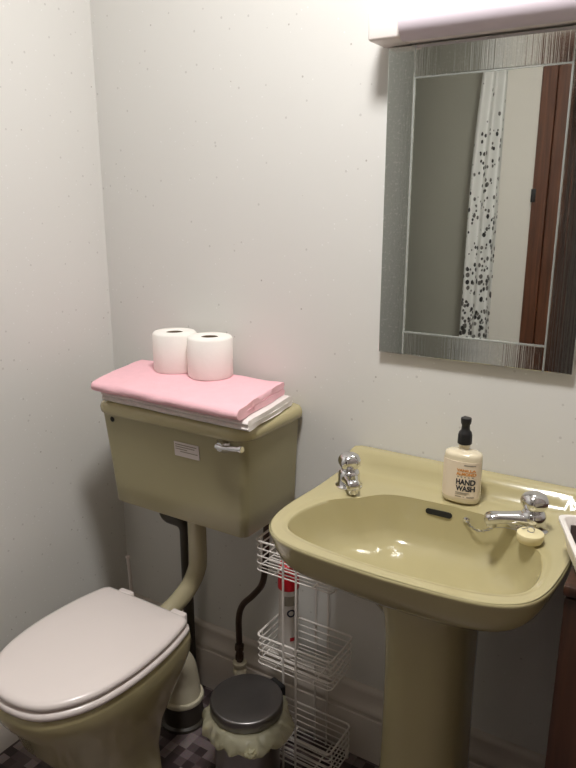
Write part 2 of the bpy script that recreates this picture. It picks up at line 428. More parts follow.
# overflow pipe
bm = new(); tube(bm, fillet([(0.195, -0.035, 0.640), (0.195, -0.035, 0.522), (0.270, -0.035, 0.522), (0.270, -0.035, 0.0)], 0.028), 0.0155, 16)
tag(obj('overflow_pipe', bm, 'darkpipe', loc=(0.270, -0.035, 0)), 'dark narrow pipe running down the wall behind the olive flush pipe', 'pipe')

# ------------------------------------------------------------------ toilet
TX, TC = 0.340, -0.455
half = [(0.0, -0.671), (0.045, -0.666), (0.088, -0.647), (0.123, -0.607), (0.147, -0.555), (0.159, -0.485), (0.160, -0.415), (0.154, -0.350), (0.143, -0.295), (0.136, -0.273)]
def egg(scale_x=1, front=0.0, back=0.0, sharp=True, n=96):
    pts = [(x, y) for x, y in half]+[(-x, y) for x, y in half[::-1]][:-1]
    dense = []
    H = catmull([(x, y, 0) for x, y in half], 6)
    for p in H: dense.append((p.x, p.y))
    dense += [(0.131, -0.2665), (0.0, -0.265)]
    dense += [(-x, y) for x, y in dense[::-1]][1:-1]
    return polar(dense, (0, TC), n)
EGG = egg()
def eggring(z, sx, front, back):
    """egg outline stretched so its tips reach y=front and y=back, half width scaled by sx"""
    out = []
    for x, y in EGG:
        if y < TC: yy = TC+(y-TC)*(front-TC)/(-0.671-TC)
        else: yy = TC+(y-TC)*(back-TC)/(-0.265-TC)
        out.append((TX+x*sx, yy, z))
    return out
def eggoff(z, d):
    return [(TX+x+d*(x/0.166), y+d*((y-TC)/0.22), z) for x, y in EGG]
toi = thing('toilet', 'olive toilet pan with closed white seat and lid, by the left wall', 'toilet', (TX, -0.4, 0))
bm = new()
rings = [eggring(z, *a) for z, a in ((0.0, (0.64, -0.545, -0.325)), (0.03, (0.62, -0.54, -0.328)), (0.10, (0.60, -0.54, -0.33)), (0.18, (0.69, -0.575, -0.322)),
         (0.25, (0.82, -0.62, -0.297)), (0.305, (0.91, -0.637, -0.268)), (0.342, (0.975, -0.664, -0.257)), (0.376, (0.995, -0.674, -0.255)), (0.388, (0.99, -0.671, -0.256)), (0.393, (0.965, -0.66, -0.26)))]
loft(bm, rings); obj('pan', bm, 'olive', toi, auto=60)
bm = new(); box(bm, TX-0.085, TX+0.095, -0.285, -0.238, 0.335, 0.400, 0.010, 3); obj('pan_shelf', bm, 'olive', toi)
bm = new(); loft(bm, [eggoff(0.393 , -0.006), eggoff(0.395 , 0.0), eggoff(0.4 , 0.0035), eggoff(0.407 , 0.003), eggoff(0.411 , -0.002), eggoff(0.412 , -0.01)]); obj('seat', bm, 'whiteplastic', toi, auto=60)
bm = new(); loft(bm, [eggoff(0.4135 , -0.012), eggoff(0.4145 , -0.005), eggoff(0.419 , -0.001), eggoff(0.425 , -0.0015), eggoff(0.43 , -0.006), eggoff(0.4325 , -0.016), eggoff(0.435 , -0.06), eggoff(0.4365 , -0.13)])
lid = obj('seat_lid', bm, 'whiteplastic', toi, auto=60)
for s in (-1, 1):
    bm = new(); box(bm, TX+0.012+s*0.086-0.022, TX+0.012+s*0.086+0.022, -0.280, -0.254, 0.4003, 0.4305, 0.006, 3); obj('hinge', bm, 'whiteplastic', toi)
# pan connector
bm = new()
px_, py_ = 0.338, -0.152
pth = [(TX, -0.312, 0.198), (0.339, -0.25, 0.212), (0.338, -0.20, 0.210), (0.338, -0.166, 0.178), (px_, py_, 0.13), (px_, py_, 0.072)]
cp = catmull(pth, 6); tube(bm, cp, [0.046]*(len(cp)-6)+[0.047, 0.048, 0.049, 0.050, 0.051, 0.052], 28)
con = thing('pan_connector', 'off white bent waste connector behind the toilet, standing in a dark floor socket', 'waste pipe', (px_, py_, 0))
obj('elbow', bm, 'creamplastic', con)
bm = new(); lathe(bm, [(0.05, 0.068), (0.057, 0.070), (0.059, 0.076), (0.057, 0.082), (0.05, 0.083)], (px_, py_, 0), n=36); obj('flange', bm, 'creamplastic', con)
bm = new(); lathe(bm, [(0.062, 0.0), (0.062, 0.008), (0.054, 0.012), (0.054, 0.06), (0.056, 0.069), (0.05, 0.07)], (px_, py_, 0), n=36); obj('floor_socket', bm, 'darkpipe', con)

# toilet brush behind the toilet
bx_, by_ = 0.089, -0.080
tb = thing('toilet_brush', 'white toilet brush handle sticking up in the corner behind the toilet', 'toilet brush', (bx_, by_, 0))
bm = new(); tube(bm, catmull([(bx_+0.004, by_, 0.05), (bx_+0.004, by_, 0.25), (bx_+0.001, by_, 0.355), (bx_-0.003, by_, 0.388)], 5), [0.005]*13+[0.0055, 0.007, 0.006], 10); obj('handle', bm, 'whiteplastic', tb)
bm = new(); lathe(bm, [(0.05, 0.0), (0.05, 0.02), (0.038, 0.07), (0.036, 0.11), (0.033, 0.11), (0.03, 0.03)], (bx_, by_, 0), n=28); obj('holder', bm, 'creamplastic', tb)

# ------------------------------------------------------------------ towels and toilet rolls
def towel(name, corners, z0, t_, gap, passes, start_front, label, m, drop, seed, lift):
    """a folded towel: zigzag profile (front-back), swept from left to right over four plan corners FL FR BR BL"""
    path = []; h = t_+gap
    cur = 0.0 if start_front else 1.0
    W = 0.21; r = h/2/W
    for k in range(passes):
        a, b_ = (r+0.004, 1-r-0.004)
        seq = [lerp(a, b_, i/14) for i in range(15)]
        if (k % 2 == 0) != start_front: seq = seq[::-1]
        for v in seq: path.append((v*W, k*h))
        if k < passes-1:
            vend = seq[-1]*W; s = 1 if seq[-1] > 0.5 else -1
            for i in range(1, 7):
                a_ = -PI/2+PI*i/7
                path.append((vend+s*h/2*math.cos(a_), k*h+h/2+h/2*math.sin(a_)))
    N = len(path); L_, R_ = [], []
    for i, p in enumerate(path):
        q0, q1 = path[max(i-1, 0)], path[min(i+1, N-1)]
        tx, tz = q1[0]-q0[0], q1[1]-q0[1]; l = math.hypot(tx, tz) or 1
        nx, nz = -tz/l, tx/l
        L_.append((p[0]+nx*t_/2, p[1]+nz*t_/2)); R_.append((p[0]-nx*t_/2, p[1]-nz*t_/2))
    # rounded free ends
    def cap_(i, j):
        tx, tz = path[i][0]-path[j][0], path[i][1]-path[j][1]; l = math.hypot(tx, tz)
        return (path[i][0]+tx/l*t_*0.45, path[i][1]+tz/l*t_*0.45)
    outl = L_+[cap_(-1, -2)]+R_[::-1]+[cap_(0, 1)]
    FL, FR, BR, BL = [Vector(c) for c in corners]
    rings = []; NU = 56
    for iu in range(NU+1):
        u = iu/NU; ring = []
        for v_, z in outl:
            v = v_/W
            f = FL.lerp(FR, u); bk = BL.lerp(BR, u); p = f.lerp(bk, v)
            e = min(u, 1-u)*NU
            zz = z0+t_/2+z*(1.0 if e > 1.5 else 0.985)
            nz = mnoise.noise(Vector((p.x*9+seed, p.y*9, 0.3)))
            hz = z/(passes*h)
            zz += 0.004*nz*(0.4+0.6*hz) if z0 < 0.93 else 0.004*nz*(1+0.25*hz)+0.0015*hz*mnoise.noise(Vector((p.x*26, p.y*26, 1))) + lift*sstep(v*1.3)*hz
            zz += drop(p.x, p.y, hz)
            jx = 0.004*mnoise.noise(Vector((v*5+seed, z*90, u*3))); jy = 0.003*mnoise.noise(Vector((u*7+seed, z*60, 2)))
            ring.append((p.x+jx, p.y+jy, zz))
        rings.append(ring)
    bm = new(); loft(bm, rings)
    bmesh.ops.triangulate(bm, faces=[f for f in bm.faces if len(f.verts) > 4])
    cen = sum((Vector(c) for c in corners), Vector((0, 0)))/4
    return tag(obj(name, bm, m, loc=(cen.x, cen.y, z0), auto=70), label, 'towel', 'folded towels on the cistern')

towel('folded_towel', [(0.200, -0.240), (0.640, -0.250), (0.612, -0.030), (0.178, -0.020)], 0.9135, 0.0110, 0.0006, 2, True,
      'white towel folded flat under the pink towel on the cistern lid', 'whitetowel', lambda x, y, h: 0.0, 3.1, 0.0)
towel('folded_towel', [(0.188, -0.252), (0.628, -0.264), (0.594, -0.030), (0.138, -0.022)], 0.9385, 0.0130, 0.0012, 2, False,
      'pink towel folded flat on the white towel under two toilet rolls', 'pink', lambda x, y, h: -0.004*sstep((-y-0.19)/0.06)*h, 3.1, 0.004)

def roll(cx, cy, z, r, label):
    t = thing('toilet_roll', label, 'toilet roll', (cx, cy, z), 'toilet rolls on the towels')
    h = 0.098; bm = new(); n = 56; rings = []
    for rr_, hh in ((0.021, 0.002), (r-0.004, 0.0), (r, 0.005), (r+0.0004, 0.05), (r, h-0.005), (r-0.004, h), (0.0255, h+0.001), (0.0205, h-0.002)):
        ring = []
        for i in range(n):
            a = 2*PI*i/n
            k = 1+0.006*mnoise.noise(Vector((math.cos(a)*2+cx*30, math.sin(a)*2, hh*10))) if rr_ > 0.03 else 1
            ring.append((cx+rr_*k*math.cos(a), cy+rr_*k*math.sin(a), z+hh))
        rings.append(ring)
    rings.append(rings[0]); loft(bm, rings, True, False, False); bmesh.ops.remove_doubles(bm, verts=bm.verts, dist=1e-6)
    obj('paper', bm, 'paper', t, auto=50)
    bm = new(); lathe(bm, [(0.0205, 0.003), (0.0205, h-0.002), (0.0190, h-0.002), (0.0190, 0.003), (0.0205, 0.003)], (cx, cy, z), n=32); obj('core', bm, 'core', t)
ZT = 0.9680
roll(0.2985, -0.076, ZT, 0.0545, 'white toilet roll standing on the pink towel, nearer the room corner')
roll(0.4105, -0.078, ZT, 0.0545, 'white toilet roll standing on the pink towel, nearer the basin')

# ------------------------------------------------------------------ washbasin
BX = 1.027
bas = thing('pedestal_basin', 'olive pedestal washbasin with two chrome taps under the mirror', 'washbasin', (BX, -0.2, 0))
NB = 144; BC = (BX, -0.27)
oh = [(0, -0.447), (0.08, -0.444), (0.15, -0.437), (0.198, -0.421), (0.228, -0.393), (0.243, -0.355), (0.250, -0.31), (0.254, -0.25), (0.257, -0.15), (0.258, -0.06), (0.257, -0.022), (0.251, -0.007), (0.235, -0.003), (0.1, -0.003), (0, -0.003)]
ih = [(0, -0.411), (0.07, -0.408), (0.14, -0.399), (0.188, -0.383), (0.213, -0.356), (0.221, -0.315), (0.218, -0.27), (0.206, -0.228), (0.186, -0.203), (0.162, -0.184), (0.141, -0.156), (0.118, -0.137), (0.08, -0.126), (0, -0.121)]
def outline(h):
    D = [(p.x, p.y) for p in catmull([(x, y, 0) for x, y in h], 6)]
    D = D+[(-x*(1+0.055*sstep((-y-0.15)/0.2)), y) for x, y in D[::-1]][1:-1]   # the left front corner stands out a little more
    return [(BX+x, y) for x, y in D]
OUT = polar(outline(oh), BC, NB); INN = polar(outline(ih), BC, NB)
ZR = 0.800
def zrim(x, y):
    z = ZR+0.037*sstep((y+0.060)/0.034)
    return z
rings = []
# inside of the bowl, bottom to rim
for s, dz in ((0.02, -0.116), (0.12, -0.115), (0.30, -0.1125), (0.50, -0.108), (0.68, -0.100), (0.80, -0.088), (0.875, -0.071), (0.92, -0.052), (0.952, -0.034), (0.975, -0.018), (0.989, -0.009), (0.997, -0.0035)):
    cy = -0.28 if s < 0.4 else (-0.25 if s < 0.55 else (-0.215 if s < 0.7 else -0.20))
    rings.append([(BC[0]+(x-BC[0])*s, lerp(cy, BC[1], s)+(y-BC[1])*s, ZR+dz) for x, y in INN])
# deck
for tt in (0.015, 0.06, 0.12, 0.2, 0.28, 0.36, 0.44, 0.52, 0.6, 0.68, 0.76, 0.84, 0.9, 0.95):
    ring = []
    for (xi, yi), (xo, yo) in zip(INN, OUT):
        x, y = lerp(xi, xo, tt), lerp(yi, yo, tt)
        z = zrim(x, y)-0.0035*(1-sstep(tt*2.5))+0.002*sstep((tt-0.4)*2)
        ring.append((x, y, z))
    rings.append(ring)
def outring(off, dz, s=1.0, cyy=-0.17):
    ring = []
    for x, y in OUT:
        dx, dy = x-BC[0], y-BC[1]; l = math.hypot(dx, dy)
        xx, yy = x+dx/l*off, y+dy/l*off
        if s != 1.0: xx, yy = BX+(xx-BX)*s, cyy+(yy-cyy)*s
        ring.append((xx, min(yy, -0.002), (zrim(x, y)+dz) if dz > -0.02 else ZR+dz))
    return ring
rings += [outring(-0.003, 0.0020), outring(-0.0005, 0.0008), outring(0.0005, -0.003), outring(-0.0025, -0.010), outring(-0.006, -0.022), outring(-0.011, -0.036), outring(-0.018, -0.050),
          outring(-0.028, -0.061), outring(0, -0.070, 0.87), outring(0, -0.084, 0.81), outring(0, -0.100, 0.73), outring(0, -0.118, 0.62), outring(0, -0.135, 0.50), outring(0, -0.165, 0.40), outring(0, -0.20, 0.32), outring(0, -0.215, 0.26)]
bm = new(); loft(bm, rings); obj('bowl', bm, 'olive', bas, auto=75)
# pedestal
bm = new(); rings = []
for z, hw, y0, y1 in ((0.0, 0.115, -0.30, -0.09), (0.03, 0.110, -0.295, -0.09), (0.10, 0.095, -0.285, -0.09), (0.25, 0.086, -0.275, -0.09), (0.45, 0.084, -0.275, -0.09), (0.55, 0.085, -0.280, -0.09), (0.60, 0.087, -0.288, -0.09), (0.64, 0.092, -0.30, -0.09), (0.68, 0.098, -0.315, -0.09)):
    ring = []
    for i in range(48):
        a = 2*PI*i/48; cx_, cy_ = math.cos(a), math.sin(a)
        n_ = 2.6
        X = hw*math.copysign(abs(cx_)**(2/n_), cx_); Y = (y1-y0)/2*math.copysign(abs(cy_)**(2/n_), cy_)
        ring.append((BX+0.009+X, (y0+y1)/2+Y, z))
    rings.append(ring)
loft(bm, rings); obj('pedestal', bm, 'olive', bas, auto=60)
# overflow slot on the back of the bowl, drain
def bowl_back(z):
    # y of bowl back wall near the middle at height z
    tab = [(0.997, -0.0035), (0.989, -0.009), (0.975, -0.019), (0.952, -0.034), (0.92, -0.052)]
    dz = z-ZR
    for (s0, d0), (s1, d1) in zip(tab, tab[1:]):
        if d1 <= dz <= d0:
            s = lerp(s0, s1, (d0-dz)/(d0-d1)); return lerp(-0.20, BC[1], s)+(-0.121-BC[1])*s
    return -0.14
bm = new(); zc = 0.777; pts = []
for i in range(32):
    a = 2*PI*i/32
    x = 0.0215*(1 if math.cos(a) > 0 else -1)+0.0055*math.cos(a); z = 0.0055*math.sin(a)
    pts.append((BX-0.012+x, zc+z))
loft(bm, [[(x, bowl_back(z)+0.004, z) for x, z in pts], [(x, bowl_back(z)-0.0035, z) for x, z in pts]])
obj('overflow_slot', bm, 'hole', bas, smooth=False)
bm = new(); lathe(bm, [(0.03, 0.683), (0.03, 0.6885), (0.024, 0.6895), (0.018, 0.687), (0.001, 0.686)], (BX, -0.282, 0), n=32); obj('drain', bm, 'chrome', bas)

def tap(cx, cy, ang, label, s=1.0):
    """short chrome pillar tap: base, squat body, spout pointing along ang, domed head"""
    Z = ZR+0.0005
    bm = new()
    lathe(bm, [(0.0285, Z-0.006), (0.0285, Z+0.003), (0.0255, Z+0.006), (0.0240, Z+0.010), (0.0225, Z+0.024), (0.0230, Z+0.034), (0.0205, Z+0.042), (0.0165, Z+0.046), (0.001, Z+0.047)], (cx, cy, 0), n=32)
    hs = 0.80
    def squash(b_):
        for v in b_.verts: v.co.z = Z+(v.co.z-Z)*hs
    squash(bm)
    t = obj('tap', bm, 'chrome', bas); t['label'] = label
    d = Vector((math.cos(ang), math.sin(ang), 0)); o = Vector((cx, cy, Z)); side = Vector((-d.y, d.x, 0))
    bm = new(); rings = []
    for l, zz, w, h in ((0.0, 0.025, 0.020, 0.017), (0.022, 0.0255, 0.018, 0.0145), (0.043, 0.0255, 0.0155, 0.0120), (0.060, 0.024, 0.0142, 0.0125), (0.073, 0.0215, 0.0142, 0.0145), (0.081, 0.0195, 0.0132, 0.0130), (0.085, 0.018, 0.008, 0.007)):
        c = o+d*l*s+Vector((0, 0, zz))
        rings.append([c+side*w*math.copysign(abs(math.cos(a))**0.75, math.cos(a))+Vector((0, 0, h*math.copysign(abs(math.sin(a))**0.75, math.sin(a)))) for a in [2*PI*k/24 for k in range(24)]])
    loft(bm, rings); squash(bm); obj('spout', bm, 'chrome', t)
    c = o+d*0.072*s
    bm = new(); lathe(bm, [(0.0085, Z+0.001), (0.0095, Z+0.002), (0.0095, Z+0.012)], (c.x, c.y, 0), n=24); obj('spout_outlet', bm, 'chrome', t)
    bm = new(); rings = []
    for r, h in ((0.014, 0.044), (0.0165, 0.047), (0.0185, 0.052), (0.0230, 0.060), (0.0240, 0.068), (0.0230, 0.076), (0.0190, 0.084), (0.012, 0.0885), (0.001, 0.0900)):
        rings.append([(cx+r*(1+0.05*math.cos(4*a)*(1 if 0.05 < h < 0.08 else 0.3))*math.cos(a), cy+r*(1+0.05*math.cos(4*a)*(1 if 0.05 < h < 0.08 else 0.3))*math.sin(a), Z+h) for a in [2*PI*k/40 for k in range(40)]])
    loft(bm, rings); squash(bm); obj('tap_head', bm, 'chrome', t)
    return t
tap(0.824, -0.145, math.radians(-52), 'chrome left tap turned towards the bowl', 0.62)
tap(1.198, -0.146, math.radians(204), 'chrome right tap with long spout')

# plug and chain
plg = thing('basin_plug', 'cream rubber basin plug on a thin chain below the right tap', 'plug', (1.206, -0.1960, 0.80))
bm = new(); lathe(bm, [(0.017, 0.7995), (0.020, 0.801), (0.0225, 0.806), (0.0235, 0.814), (0.0225, 0.817), (0.0195, 0.818), (0.001, 0.8175)], (1.206, -0.1960, 0), n=36); obj('stopper', bm, 'plug', plg)
bm = new(); tube(bm, [Vector((1.206+0.006*math.cos(a), -0.1960, 0.8225+0.0055*math.sin(a))) for a in [2*PI*k/16 for k in range(16)]], 0.0012, 8, closed=True)
bmesh.ops.translate(bm, verts=bm.verts, vec=(0, 0, 0)); obj('plug_ring', bm, 'chrome', plg)
bm = new()
a_, b_ = Vector((1.072, bowl_back(0.777)-0.006, 0.778)), Vector((1.128, -0.148, 0.786))
n_ = 11
for k in range(n_):
    t_ = (k+0.5)/n_; c = a_.lerp(b_, t_)+Vector((0, 0, -0.012*math.sin(PI*t_)-0.001)); c.y -= 0.004*math.sin(PI*t_)
    d = (b_-a_).normalized(); e = Vector((0, 0, 1)) if k % 2 else Vector((0, -1, 0.2)).normalized()
    tube(bm, [c+d*0.0035*math.cos(x)+e*0.0020*math.sin(x) for x in [2*PI*i/10 for i in range(10)]], 0.0007, 6, closed=True)
pc = catmull([b_, (1.155, -0.172, 0.803), (1.180, -0.186, 0.812), (1.206, -0.1960, 0.828)], 4)
tube(bm, pc, 0.0009, 6)
obj('chain', bm, 'satin', plg)
bm = new(); lathe(bm, [(0.006, 0.006), (0.006, -0.004), (0.003, -0.006)], (1.072, bowl_back(0.777)-0.002, 0.778), n=16, axis='y'); obj('chain_stay', bm, 'chrome', plg)

# hand wash bottle
SX, SY, SZ = 1.046, -0.088, 0.8010
hw = thing('hand_wash_bottle', 'cream hand wash pump bottle with black pump on the basin ledge', 'soap bottle', (SX, SY, SZ))
def oval(a, b_, z, n=48, p=2.4):
    return [(SX+a*math.copysign(abs(math.cos(t))**(2/p), math.cos(t)), SY+b_*math.copysign(abs(math.sin(t))**(2/p), math.sin(t)), SZ+z) for t in [2*PI*k/n for k in range(n)]]
bm = new()
loft(bm, [oval(0.033, 0.020, 0.0), oval(0.0365, 0.0235, 0.002), oval(0.0380, 0.0250, 0.008), oval(0.0375, 0.0248, 0.05), oval(0.0370, 0.0245, 0.088), oval(0.0368, 0.0243, 0.096), oval(0.0350, 0.0230, 0.1005), oval(0.029, 0.0195, 0.1030), oval(0.018, 0.015, 0.1045), oval(0.0105, 0.0105, 0.107, p=2), oval(0.0100, 0.0100, 0.117, p=2)])
obj('bottle', bm, 'soap', hw, auto=60)
bm = new(); rings = []
for zz in (0.012, 0.088):
    rings.append([(x, y-0.0005, z) for x, y, z in oval(0.0379, 0.0252, zz)][24:49])
inn = [[(x, y+0.0012, z) for x, y, z in r] for r in rings]
loft(bm, [rings[0], rings[1], inn[1], inn[0], rings[0]], close=False, cap0=False, cap1=False); bmesh.ops.remove_doubles(bm, verts=bm.verts, dist=1e-6)
lab = obj('label', bm, 'label', hw); lab['label'] = 'cream label printed HAND WASH'
def front_y(x, zz):
    u = min(1, abs(x-SX)/0.0379); return SY-0.0252*(1-u**2.4)**(1/2.4)-0.0005
def text(bm_out, s, cx, cz, width, height):
    cu = bpy.data.curves.new('tmp', 'FONT'); cu.body = s; cu.align_x = 'CENTER'; cu.align_y = 'CENTER'; cu.size = 1; cu.extrude = 0; cu.offset = 0.045
    ob = bpy.data.objects.new('tmp', cu); C.objects.link(ob)
    dg = bpy.context.evaluated_depsgraph_get(); me = bpy.data.meshes.new_from_object(ob.evaluated_get(dg))
    xs = [v.co.x for v in me.vertices]; ys = [v.co.y for v in me.vertices]
    sx = width/(max(xs)-min(xs)); sy = height/(max(ys)-min(ys)); mx, my = (max(xs)+min(xs))/2, (max(ys)+min(ys))/2
    t = bmesh.new(); t.from_mesh(me)
    bmesh.ops.subdivide_edges(t, edges=[e for e in t.edges if e.calc_length() > 0.2], cuts=2)
    bmesh.ops.triangulate(t, faces=t.faces)
    for v in t.verts:
        x = cx+(v.co.x-mx)*sx; z = cz+(v.co.y-my)*sy
        v.co = (x, front_y(x, z)-0.0006, z)
    me2 = bpy.data.meshes.new('tmp2'); t.to_mesh(me2); t.free(); bm_out.from_mesh(me2)
    bpy.data.objects.remove(ob); bpy.data.curves.remove(cu); bpy.data.meshes.remove(me2); bpy.data.meshes.remove(me)
TXc = SX+0.0140
bm = new(); text(bm, 'HAND', TXc, SZ+0.0475, 0.036, 0.0120); text(bm, 'WASH', TXc, SZ+0.0340, 0.036, 0.0115); obj('product_text', bm, 'ink', lab, smooth=False)
bm = new(); text(bm, 'VANILLA', TXc, SZ+0.0715, 0.036, 0.0052); text(bm, 'ALMOND', TXc, SZ+0.0640, 0.037, 0.0065); obj('scent_text', bm, 'orange', lab, smooth=False)
def strip(x0, x1, z, h):
    bm = new(); n = max(1, int((x1-x0)/0.003))
    xs = [lerp(x0, x1, i/n) for i in range(n+1)]
    loft(bm, [[(x, front_y(x, 0)-0.0006, z) for x in xs], [(x, front_y(x, 0)-0.0006, z+h) for x in xs]], False, False, False)
    obj('print_line', bm, 'greyink', lab, smooth=False)
strip(TXc-0.004, TXc+0.017, SZ+0.081, 0.0022)
for k in range(5): strip(TXc-0.016+k*0.0068, TXc-0.0128+k*0.0068, SZ+0.0565, 0.0022)
strip(TXc-0.018, TXc+0.008, SZ+0.0238, 0.0016); strip(TXc-0.018, TXc+0.004, SZ+0.0208, 0.0012)
for a, b2 in ((-0.018, -0.006), (-0.003, 0.0), (0.004, 0.017)): strip(TXc+a, TXc+b2, SZ+0.0155, 0.0018)
bm = new(); lathe(bm, [(0.0130, 0.118), (0.0140, 0.119), (0.0138, 0.136), (0.0118, 0.1425), (0.0085, 0.146), (0.0078, 0.156), (0.0098, 0.160), (0.0105, 0.168), (0.0098, 0.1705), (0.001, 0.171)], (SX, SY, SZ), n=32)
pump = obj('pump', bm, 'black', hw)
bm = new(); tube(bm, [(SX, SY, SZ+0.165), (SX-0.006, SY+0.014, SZ+0.165), (SX-0.010, SY+0.024, SZ+0.163)], [0.005, 0.0045, 0.0036], 12); obj('nozzle', bm, 'black', pump)
bm = new(); lathe(bm, [(0.0104, 0.112), (0.0112, 0.113), (0.0112, 0.1185)], (SX, SY, SZ), n=28); obj('neck', bm, 'soap', hw)

# ------------------------------------------------------------------ mirror
MX0, MX1, MZ0, MZ1 = 0.822, 1.217, 1.064, 1.664
mir = thing('wall_mirror', 'rectangular wall mirror with textured silver glass border above the basin', 'mirror', ((MX0+MX1)/2, 0, MZ0))
bm = new(); box(bm, MX0+0.01, MX1-0.01, -0.009, -0.001, MZ0+0.01, MZ1-0.01); obj('backing', bm, 'black', mir, smooth=False)
ix0, ix1, iz0, iz1 = 0.878, 1.164, 1.113, 1.606
bm = new(); box(bm, ix0, ix1, -0.0125, -0.0085, iz0, iz1); obj('mirror_glass', bm, 'mirror', mir, smooth=False)
for x0, x1, z0, z1, mm in ((MX0, ix0-0.0015, MZ0, MZ1, 'grain'), (ix1+0.0015, MX1, MZ0, MZ1, 'streak'), (ix0, ix1, iz1+0.0015, MZ1, 'streak'), (ix0, ix1, MZ0, iz0-0.0015, 'streak')):
    bm = new(); box(bm, x0, x1, -0.0145, -0.0088, z0, z1, 0.0012, 2); obj('border_strip', bm, mm, mir, smooth=False)
bm = new()
box(bm, ix0-0.0018, ix0+0.0012, -0.0153, -0.0115, MZ0, MZ1); box(bm, ix1-0.0012, ix1+0.0018, -0.0153, -0.0115, MZ0, MZ1)
box(bm, ix0+0.0012, ix1-0.0012, -0.0150, -0.0115, iz1-0.0012, iz1+0.0015); box(bm, ix0+0.0012, ix1-0.0012, -0.0150, -0.0115, iz0-0.0015, iz0+0.0012)
obj('glass_edge', bm, 'edge', mir, smooth=False)

# lamp over the mirror
lx0, lx1, lz = 0.806, 1.236, 1.691
ml_ = thing('mirror_light', 'white strip light with square ends fixed above the mirror', 'lamp', ((lx0+lx1)/2, 0, lz))
for a, b2 in ((lx0, lx0+0.060), (lx1-0.060, lx1)):
    bm = new(); box(bm, a, b2, -0.078, -0.001, lz-0.0245, lz+0.0255, 0.005, 3); obj('end_cap', bm, 'lampcap', ml_)
bm = new(); box(bm, lx0+0.058, lx1-0.058, -0.034, -0.001, lz-0.0235, lz+0.0235, 0.003); obj('base_plate', bm, 'lampcap', ml_)
bm = new(); rings = []
for x in (lx0+0.058, lx1-0.058):
    rings.append([(x, -0.0465+0.029*math.cos(a), lz+0.001+0.0265*math.sin(a)) for a in [2*PI*k/40 for k in range(40)]])
loft(bm, rings); obj('diffuser', bm, 'lamp', ml_)
bm = new(); lathe(bm, [(0.005, lz-0.033), (0.007, lz-0.031), (0.007, lz-0.024)], (1.206, -0.05, 0), n=20); obj('switch', bm, 'lampcap', ml_)

# ------------------------------------------------------------------ wire rack
def wire_rack():
    X0, X1, Y0, Y1 = 0.584, 0.790, -0.148, -0.032
    t = thing('wire_rack', 'white wire rack of three baskets standing between the bin and the pedestal', 'rack', ((X0+X1)/2, (Y0+Y1)/2, 0))
    def loop(bm, z, r, x0=X0, x1=X1, y0=Y0, y1=Y1):
        c = 0.012; pts = []
        for cx, cy, a0 in ((x1-c, y0+c, -PI/2), (x1-c, y1-c, 0), (x0+c, y1-c, PI/2), (x0+c, y0+c, PI)):
            for k in range(5):
                a = a0+PI/2*k/4; pts.append((cx+c*math.cos(a), cy+c*math.sin(a), z))
        tube(bm, pts, r, 8, closed=True)
    for zt in (0.608, 0.352, 0.096):
        zb = zt-0.076
        bm = new(); loop(bm, zt, 0.0028); k = obj('basket', bm, 'wire', t)
        bm = new()
        for i in range(1, 5): loop(bm, lerp(zt, zb, i/4), 0.0018)
        for x in (X0+0.003, X1-0.003):
            for y in (Y0+0.02, Y1-0.02): tube(bm, [(x, y, zb), (x, y, zt)], 0.0018, 8)
        obj('side_wires', bm, 'wire', k)
        bm = new()
        for i in range(1, 9):
            y = lerp(Y0, Y1, i/9); tube(bm, [(X0, y, zb), (X1, y, zb)], 0.0016, 8)
        for x in (X0+0.05, X1-0.05): tube(bm, [(x, Y0, zb-0.002), (x, Y1, zb-0.002)], 0.0022, 8)
        obj('base_wires', bm, 'wire', k)
    for xm, y in ((0.681, Y0-0.0035), (0.70, Y1+0.0035)):
        bm = new(); tube(bm, fillet([(xm-0.0175, y, 0.0), (xm-0.0175, y, 0.655), (xm+0.0175, y, 0.655), (xm+0.0175, y, 0.0)], 0.014), 0.0027, 10); obj('post', bm, 'wire', t)
    for x in (X0+0.006, X1-0.006):
        for y in (Y0+0.006, Y1-0.006):
            bm = new(); tube(bm, [(x, y, 0.0), (x, y, 0.022)], 0.004, 10); obj('foot', bm, 'wire', t)
wire_rack()

# aerosol can in the middle basket
AX, AY, AZ = 0.634, -0.080, 0.2785
ac = thing('aerosol_can', 'white aerosol can with a red cap in the middle basket of the rack', 'spray can', (AX, AY, AZ))
bm = new(); lathe(bm, [(0.020, 0.0), (0.0245, 0.002), (0.0255, 0.006), (0.0248, 0.010), (0.0248, 0.182), (0.0255, 0.187), (0.023, 0.194)], (AX, AY, AZ), n=40); obj('can_body', bm, 'can', ac)
bm = new(); lathe(bm, [(0.0262, 0.188), (0.0265, 0.192), (0.0258, 0.235), (0.022, 0.252), (0.014, 0.258), (0.001, 0.259)], (AX, AY, AZ), n=40); obj('cap', bm, 'red', ac)
fa = math.atan2(-1.27, 0.78)+0.15
def patch(bm, a0, a1, z0, z1, d=0.0005, n=10):
    r = 0.0248+d
    for i in range(n):
        a, b2 = fa+lerp(a0, a1, i/n), fa+lerp(a0, a1, (i+1)/n)
        v = [bm.verts.new((AX+r*math.cos(q), AY+r*math.sin(q), AZ+z)) for q, z in ((a, z0), (b2, z0), (b2, z1), (a, z1))]; bm.faces.new(v)
bm = new(); patch(bm, -0.55, 0.85, 0.148, 0.174); obj('dark_band', bm, 'greyink', ac)
bm = new()
for i in range(28):
    a, b2 = 2*PI*i/28, 2*PI*(i+1)/28
    v = []
    for q, rr_ in ((a, 0.0105), (b2, 0.0105), (b2, 0.0065), (a, 0.0065)):
        th = fa+0.12+rr_*math.cos(q)/0.0248; v.append(bm.verts.new((AX+0.0255*math.cos(th), AY+0.0255*math.sin(th), AZ+0.128+rr_*math.sin(q))))
    bm.faces.new(v)
obj('round_mark', bm, 'blueink', ac)
bm = new(); patch(bm, 0.0, 0.55, 0.050, 0.060); obj('red_mark', bm, 'redink', ac)

